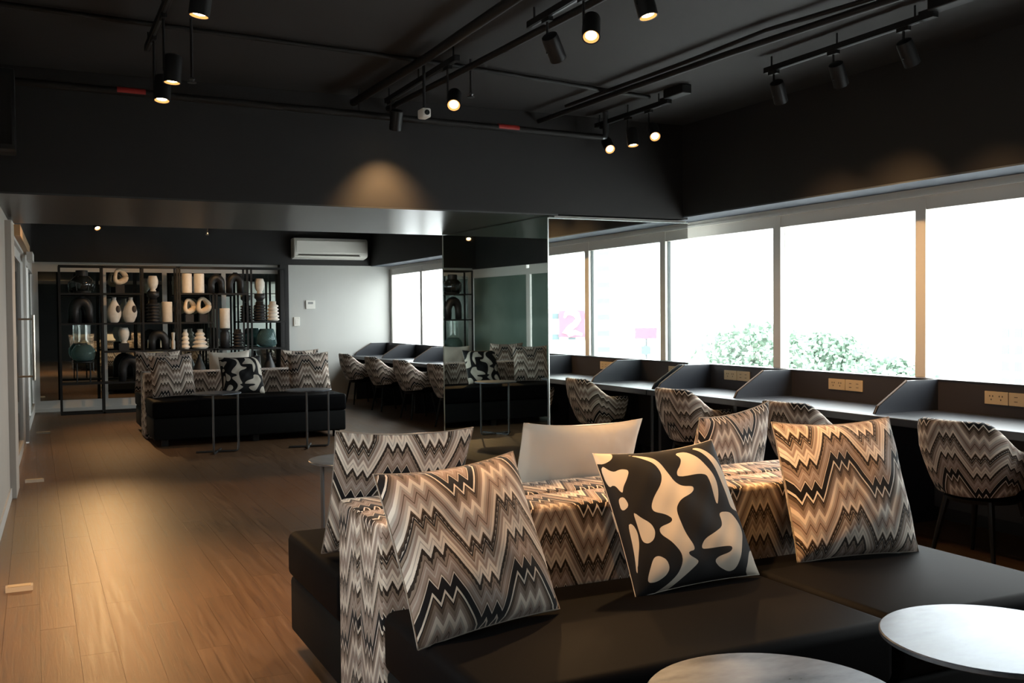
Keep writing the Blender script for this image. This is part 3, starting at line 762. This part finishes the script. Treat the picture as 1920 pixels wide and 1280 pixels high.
# section D
vase('cylinder_vase', scale(CYL, .88, 1.02), 2.16, ZA, 'white_vase', 'left of two white cylinder vases side by side on the top shelf')
vase('cylinder_vase', scale(CYL, .88, 1.02), 2.345, ZA, 'white_vase', 'right of two white cylinder vases side by side on the top shelf')
arch(2.61, ZA, .26, .30, 'black arch vase on the top shelf, left of the two', r=.05)
arch(2.90, ZA, .27, .33, 'black arch vase on the top shelf, right of the two', r=.05)
ringvase(2.19, ZB_, .24, 'left beige ring vase of the pair', .12, .6)
ringvase(2.40, ZB_, .26, 'right beige ring vase of the pair', .12, .4)
vase('ringed_vase', ringed(4, .125, .075, .26), 2.345, ZC_, 'white_vase', 'white stacked ring vase in the fourth bay, third shelf')
vase('ringed_vase', ringed(4, .07, .05, .26), 2.125, ZC_, 'white_vase', 'narrow white ringed vase beside the fourth bay post')
vase('column_vase', [(.05, 0), (.07, .01), (.075, .22), (.05, .28), (.085, .30), (.085, .315), (.07, .316)], 2.73, ZC_, 'black_vase', 'black column vase carrying a white cylinder vase')
vase('cylinder_vase', scale(CYL, .88, 1.05), 2.73, ZC_ + .318, 'white_vase', 'white cylinder vase standing on a black column vase')
vase('ribbed_vase', ringed(5, .09, .085, .25), 2.93, ZC_, 'black_vase', 'black ribbed vase right of the black column vase', g='black ribbed vases')
# section E
vase('ribbed_vase', ringed(6, .105, .095, .27), 3.28, ZB_, 'black_vase', 'black ribbed vase in the right end bay', g='black ribbed vases')
vase('cup_stand', [(.05, 0), (.06, .03), (.085, .05), (.085, .12), (.07, .12)], 3.28, ZB_ + .322, 'black_vase', 'black cup stand in the right end bay', g='black cup stands')
vase('ovoid_vase', EGG, 3.28, ZB_ + .444, 'white_vase', 'white ovoid vase on a black cup stand, right end bay')
vase('ringed_vase', ringed(5, .10, .085, .27), 3.49, ZB_, 'white_vase', 'white stacked ring vase in the right end bay')
vase('dome_vase', [(.06, 0), (.13, .02), (.165, .06), (.15, .17), (.12, .28), (.105, .30), (.10, .30), (.14, .17), (.15, .07), (.06, .03)], 3.38, ZC_, 'teal_glass', 'teal glass dome vase in the right end bay', 30)
for x, l in ((2.33, 'black cone vase behind the distant sofa between two pillows'), (3.42, 'black cone vase on the low right shelf')):
    vase('cone_vase', [(.12, 0), (.125, .02), (.08, .20), (.03, .32), (.02, .36), (.03, .38), (.015, .38)], x, ZD, 'black_vase', l)

# ------------------------------------------------------------------ small things on the floor and the left wall
for x, y, w, l in ((-.095, 5.81, .13, 'pale floor socket cover nearest the camera by the left wall'), (-.02, 9.62, .15, 'pale floor socket cover by the glazed door'), (.08, 13.6, .16, 'pale floor socket cover farthest along the left wall')):
    t = empty('floor_socket', (x, y, 0), label=l, cat='floor socket', group='floor socket covers')
    b = NB(); prism(b, [(-.045, .0005), (.045, .0005), (.03, .022), (-.03, .022)], 'x', -w / 2, w / 2); obj('cover', b, M['cover'], t)
    bbox('lid', M['outlet'], t, -w / 2 + .01, w / 2 - .01, -.026, .026, .0215, .0245)
t = empty('wall_speaker', (xl(6.9), 6.9, 2.45), label='black wall speaker at the top left edge of the picture', cat='speaker')
bbox('cabinet', M['black_metal'], t, 0, .16, -.12, .16, 0, .49, .01)
bbox('grille', M['pipe'], t, .02, .14, -.125, -.118, .03, .46)

# ------------------------------------------------------------------ ceiling pipes and conduits
def pipe(name, pts, r, label, mt='pipe', cat='pipe'):
    return tag(obj(name, tube(NB(), pts, r, 10), M[mt], None, True), label, cat)
pipe('conduit', [(-.25, 5.9, 3.075), (2.5, 6.14, 3.075), (3.85, 6.38, 3.075), (4.28, 6.45, 3.075)], .016, 'thin dark conduit crossing the ceiling from left to right')
pipe('conduit', [(3.81, 7.38, 3.02), (3.85, 6.1, 3.02), (3.90, 5.0, 3.02), (4.02, 3.6, 3.02), (4.02, 2.0, 3.02)], .020, 'dark ceiling conduit left of the right hand light track')
pipe('conduit', [(3.80, 6.9, 3.055), (3.86, 5.4, 3.055), (3.86, 4.6, 3.055), (3.98, 3.9, 3.055)], .013, 'thinner conduit tied beside the dark ceiling conduit')
pipe('conduit', [(2.66, 1.5, 3.02), (2.62, 4.6, 3.02), (2.57, 5.9, 3.02), (2.50, 7.38, 3.02)], .022, 'dark ceiling conduit along the middle light tracks')
pipe('conduit', [(2.22, 2.0, 3.025), (2.24, 5.9, 3.025), (2.20, 7.3, 3.025)], .030, 'wide dark duct along the middle light tracks')
t = empty('sprinkler_pipe', (0, 7.16, 2.915), label='dark water pipe with red bands running along the beam', cat='pipe')
obj('run', tube(NB(), [(-.2, 0, .03), (4.28, 0, -.03)], .026, 12), M['pipe'], t, True)
for x in (.62, 3.42): obj('red_band', tube(NB(), [(x - .09, 0, .0315 - .013 * x), (x + .09, 0, .0290 - .013 * x)], .0275, 12), M['red'], t, True)
obj('riser', tube(NB(), [(4.28, 0, -.03), (4.31, 0, -.025), (4.32, 0, .01), (4.32, 0, .18)], .024, 10), M['gun_metal'], t, True)
obj('clip', tube(NB(), [(2.2, 0, 0), (2.2, 0, .18)], .008, 6), M['pipe'], t)
def sprinkler(x, y, z, label):
    t = empty('sprinkler', (x, y, z), label=label, cat='sprinkler')
    obj('stem', tube(NB(), [(0, 0, ZC - z), (0, 0, .03)], .008, 8), M['pipe'], t, True)
    obj('head', lathe(NB(), [(.012, .03), (.016, .02), (.008, .01), (.025, .004), (.025, 0)], 14), M['gun_metal'], t, True)
sprinkler(.83, 5.86, 2.74, 'small sprinkler head right of the two left lamps')
sprinkler(2.62, 6.05, 2.85, 'thin sprinkler drop near the middle conduit')
sprinkler(2.30, 15.0, 2.62, 'sprinkler head before the charcoal wall over the shelf')
t = empty('security_camera', (2.33, 6.15, 2.74), label='small white security camera hanging near the middle lamp', cat='camera')
bbox('body', M['white_plastic'], t, -.03, .03, -.05, .05, -.03, .03, .01); obj('mount', tube(NB(), [(0, 0, .03), (0, 0, .36)], .010, 8), M['black_metal'], t, True)
obj('lens', lathe(NB(), [(.016, -.002), (.018, .004), (.012, .006)], 14), M['black_glass'], t, True, loc=(0, -.05, 0), rot=(PI / 2, 0, 0))

# ------------------------------------------------------------------ track lights
def track(x, y0, y1, label, feed=None):
    t = empty('light_track', (x, y0, 3.0), label=label, cat='light track', group='ceiling light tracks')
    bbox('channel', M['black_metal'], t, -.018, .018, 0, y1 - y0, 0, .035)
    bbox('conductor', M['gun_metal'], t, -.006, .006, .03, y1 - y0 - .03, -.002, .001)
    n = 2 + int((y1 - y0) / .9)
    for k in range(n):
        y = .06 + (y1 - y0 - .12) * k / (n - 1); obj('hanger', tube(NB(), [(0, y, .035), (0, y, .1)], .006, 6), M['black_metal'], t)
    if feed:
        f = bbox('feed_box', M['black_metal'], t, -.045, .045, -.30, -.06, .03, .10, .008); bbox('feed_end', M['black_metal'], t, -.02, .02, -.08, .02, .0, .05)
def tlight(x, y, z, aim, label, power=60, lit=True, cone=48, blend=.5, rail=3.0, seen_len=.13, colr=(1, .58, .25)):
    """spot head: pivot at (x, y, z); aim = point on which it is trained"""
    t = empty('track_light', (x, y, z), label=label, cat='spotlight', group='track spotlights')
    bbox('adapter', M['black_metal'], t, -.014, .014, -.04, .04, rail - z - .022, rail - z)
    obj('stem', tube(NB(), [(0, 0, rail - z - .02), (0, 0, -.01)], .007, 8), M['black_metal'], t, True)
    d = (Vector(aim) - Vector((x, y, z))).normalized()
    q = d.to_track_quat('-Z', 'Y').to_euler()
    side = Vector((1, 0, 0)) if abs(d.x) < .8 else Vector((0, 1, 0))
    off = d.cross(side).cross(d).normalized() * .042
    h = obj('housing', lathe(NB(), [(.032, .08), (.043, .074), (.046, .06), (.046, -.068), (.040, -.068), (.037, -.055)], 24), M['black_metal'], t, True, loc=off, rot=q)
    obj('reflector', lathe(NB(), [(.0395, -.0665), (.029, -.057)], 24, closed=False), M['reflector'] if lit else M['gun_metal'], h, True)
    obj('lens', lathe(NB(), [(.029, -.057), (.015, -.062), (.002, -.062)], 20), M['lens'] if lit else M['lens_off'], h, True)
    if lit:
        ld = bpy.data.lights.new('lamp', 'SPOT'); ld.energy = power * SPOT; ld.color = colr; ld.spot_size = math.radians(cone); ld.spot_blend = blend; ld.shadow_soft_size = .03
        lo = bpy.data.objects.new('lamp', ld); link(lo, h); lo.location = (0, 0, -.068)
    return t
track(4.40, 3.95, 5.25, 'black light track with three heads turned to the window wall', True)
track(4.34, 6.35, 7.35, 'black light track with three lit heads by the mirror column', True)
track(2.50, 3.2, 4.95, 'black light track at the top centre of the picture', True)
track(2.40, 5.75, 7.12, 'black light track in the middle of the ceiling near the beam')
track(.64, 4.0, 6.3, 'black light track over the walkway on the left')
track(2.50, .4, 2.6, 'black light track above the foreground tables, out of view')
track(.95, 1.9, 3.2, 'black light track over the end of the foreground sofa, out of view')
track(2.35, 13.9, 15.2, 'added black light track beyond the beam over the distant sofa, out of view')  # added with the next two lamps to brighten the vases
tlight(2.35, 14.1, 2.85, (1.2, 16.2, 1.3), 'added unseen spotlight behind the beam trained on the left shelves', 90, cone=70, blend=1)
tlight(2.35, 14.8, 2.85, (2.6, 16.2, 1.2), 'added unseen spotlight behind the beam trained on the right shelves', 65, cone=80, blend=1)
track(.78, 14.6, 15.8, 'black light track beyond the beam in front of the shelf')
WARM = (1, .60, .26)
tlight(4.40, 5.17, 2.84, (5.6, 5.9, 1.2), 'spotlight on the right track, farthest of three, turned to the windows', 80, cone=62, blend=1)
tlight(4.40, 4.63, 2.835, (5.6, 5.2, 1.2), 'spotlight on the right track, middle of three, turned to the windows', 130, cone=68, blend=1)
tlight(4.40, 4.09, 2.835, (5.6, 4.3, 1.2), 'spotlight on the right track, nearest of three, turned to the windows', 60, cone=62, blend=1)
tlight(4.34, 7.23, 2.84, (3.6, 4.4, .6), 'lit spotlight lowest of three beside the mirror column', 110)
tlight(4.34, 6.85, 2.84, (4.3, 6.4, .4), 'spotlight pointing down, middle of three beside the mirror column', 80, cone=70, blend=1)
tlight(4.34, 6.55, 2.84, (3.4, 4.2, .6), 'lit spotlight highest of three beside the mirror column', 110)
tlight(2.50, 4.74, 2.82, (3.3, 5.3, 1.9), 'dark spotlight turned away at the top centre', 20, cone=40)
tlight(2.50, 4.35, 2.86, (1.7, 3.1, .75), 'very bright spotlight aimed at the sofa from the top centre', 150, cone=60, blend=.8)
tlight(2.50, 3.86, 2.83, (2.8, 3.4, .6), 'spotlight cut by the top edge of the picture', 90, cone=60, blend=.8)
tlight(2.40, 7.03, 2.86, (2.42, 7.40, 2.05), 'black spotlight throwing a warm cone on the beam', 120, cone=84, blend=1)
tlight(2.40, 5.91, 2.80, (1.3, 3.7, .6), 'lit spotlight in the middle of the ceiling', 130)
tlight(.64, 4.51, 2.80, (.25, 4.6, 0), 'lit spotlight at the top edge over the walkway', 190, cone=72, blend=1)
tlight(.64, 5.50, 2.72, (.45, 5.4, 0), 'upper of two lit spotlights over the walkway', 105, cone=72, blend=1)
tlight(.64, 5.96, 2.715, (.42, 5.5, 0), 'lower of two lit spotlights over the walkway', 105, cone=72, blend=1)
tlight(.95, 2.93, 2.82, (1.35, 2.80, .75), 'spotlight out of view over the end of the foreground sofa', 170, cone=44, blend=1, colr=(1, .50, .17))
tlight(.95, 2.98, 2.82, (2.5, 2.86, .75), 'second spotlight out of view over the end of the foreground sofa', 560, cone=44, blend=1, colr=(1, .50, .17))
tlight(2.50, 2.35, 2.80, (2.0, 2.85, .7), 'spotlight out of view above the foreground tables', 22, cone=44, blend=1)
tlight(.78, 15.2, 2.73, (1.4, 13.6, .6), 'lit spotlight beyond the beam, before the shelf', 200, cone=70, blend=1)
tlight(.78, 14.75, 2.80, (.28, 5.2, 0), 'spotlight hidden behind the beam, raking along the walkway', 300, cone=26, blend=1)
track(.70, 10.0, 12.6, 'added black light track behind the beam along the left wall, out of view')  # added with its two lamps to brighten the left wall side
tlight(.70, 10.4, 2.85, (-.2, 9.6, 1.2), 'added unseen spotlight behind the beam washing the glazed door', 90, cone=75, blend=1)
tlight(.70, 12.2, 2.85, (.35, 11.3, 0), 'added unseen spotlight behind the beam over the far walkway', 110, cone=60, blend=1)

# ------------------------------------------------------------------ outside: hazy bright city below the windows
M['facade'] = mat('pale facade', (.75, .77, .77), .8)
M['facade_win'] = mat('blue grey building window', (.10, .14, .15), .6)
M['facade_band'] = mat('pale teal window strip', (.14, .19, .19), .6)
M['street'] = mat('pale street', (.55, .55, .54), .9)
M['sign_red'] = mat('pink red sign', (.55, .10, .14), .6)
M['sign_white'] = mat('white sign lettering', (.9, .9, .9), .6)
M['sign_blue'] = mat('blue sign', (.12, .28, .38), .6)
M['leaf'] = mottled('tree leaves', (.17, .25, .19), (.24, .32, .25), 4, .8)
M['trunk'] = mat('tree trunk', (.15, .10, .07), .9)
st = sbox('ground_outside', M['street'], 8, 280, -260, 260, -14.3, -14)
def building(name, loc, w, d, h, nx, nz, wx, wz, label, mt='facade_win', z0=2.):
    """front faces -X"""
    t = empty(name, loc, label=label, cat='building')
    bbox('facade', M['facade'], t, 0, d, -w / 2, w / 2, 0, h)
    bbox('parapet', M['facade'], t, -.3, d + .3, -w / 2 - .3, w / 2 + .3, h, h + .8)
    src = None
    for i in range(nx):
        for k in range(nz):
            y = -w / 2 + w * (i + .5) / nx; z = z0 + (h - z0 - 1) * (k + .5) / nz
            if src is None: src = bbox('window', M[mt], t, -.06, .05, -wx / 2, wx / 2, -wz / 2, wz / 2); src.location = (0, y, z)
            else: ref('window', src, t, (0, y, z))
    return t
building('office_block', (70, 51.2, -14), 8, 10, 15.3, 7, 10, .62, .75, 'low pale block with rows of small windows at the right edge', z0=1)
building('apartment_tower', (78, 63, -14), 9, 12, 30, 1, 18, 1.2, .8, 'pale tower with one strip of windows, right of the last mullion', 'facade_band', 2)
bt = building('apartment_tower', (62, -66, -14), 9, 10, 30, 2, 16, 1.5, .7, 'pale tower seen in the mirror with teal window strips', 'facade_band', 2); bt.rotation_euler[2] = -PI / 3
bt = building('apartment_tower', (75, -110.5, -14), 5, 8, 36, 1, 14, 1.8, .8, 'second pale tower seen only in the mirror', 'facade_band', 2); bt.rotation_euler[2] = -PI / 3
t = building('shop_building', (60, -93, -14), 6, 5, 17.5, 3, 6, .9, .7, 'pale shop building with a pink sign, seen in the mirror', 'facade_win', 1)
t.rotation_euler[2] = -PI / 3
sg = bbox('sign_board', M['sign_red'], t, -.5, -.3, -1.6, 1.6, 12.6, 15.9)
two = [(-.9, 15.0), (-.7, 15.5), (-.1, 15.7), (.6, 15.4), (.8, 14.8), (.4, 14.2), (-.3, 13.7), (-.9, 13.1), (-.4, 12.95), (.4, 13.2), (1.3, 12.9)]
obj('sign_letter', tube(NB(), [(-.52, y, z) for y, z in two], [.12, .25, .36, .40, .36, .36, .36, .30, .30, .30, .14], 8), M['sign_white'], sg, 'all')
t = empty('billboard', (60, -76.5, -14), (0, 0, -PI / 3), label='small pink hoarding over a blue panel, seen in the mirror', cat='billboard')
bbox('red_panel', M['sign_red'], t, 0, .3, -1.2, 1.2, 12.7, 13.9); bbox('blue_panel', M['sign_blue'], t, 0, .3, -.5, .5, 11.0, 11.9); obj('pole', tube(NB(), [(.5, 0, 0), (.5, 0, 12.9)], .2, 8), M['gun_metal'], t)
def tree(loc, h, r, label, seed):
    q = random.Random(seed); t = empty('street_tree', loc, label=label, cat='tree', group='street trees outside')
    obj('trunk', tube(NB(), [(0, 0, 0), (.1, 0, h * .5), (0, .2, h * .8)], [.35, .25, .12], 8), M['trunk'], t, True)
    b = NB()
    for k in range(4000):
        a = q.uniform(0, 2 * PI); e = q.uniform(-1, 1); s_ = r * q.uniform(.55, 1) * (1 + .25 * math.sin(3 * a) * (1 - e * e))
        c = Vector((math.cos(a) * math.sqrt(1 - e * e) * s_, math.sin(a) * math.sqrt(1 - e * e) * s_ * 1.25, h - r * .8 + e * s_ * .8))
        n = Vector((q.gauss(0, 1), q.gauss(0, 1), q.gauss(0, 1))).normalized(); u = n.orthogonal().normalized() * q.uniform(.10, .22); w = n.cross(u)
        b.faces.new([b.verts.new(c + u), b.verts.new(c + w), b.verts.new(c - u), b.verts.new(c - w)])
    tag(obj('foliage', b, M['leaf'], t), kind='stuff')
tree((40, 48.5, -14), 14.9, 3.3, 'rounded green tree outside the middle window', 1)
tree((47, 50.5, -14), 14.2, 2.8, 'green tree outside, right of the first mullion', 2)
tree((42, 40.0, -14), 12.9, 2.4, 'lower green tree outside beside the taller ones', 3)
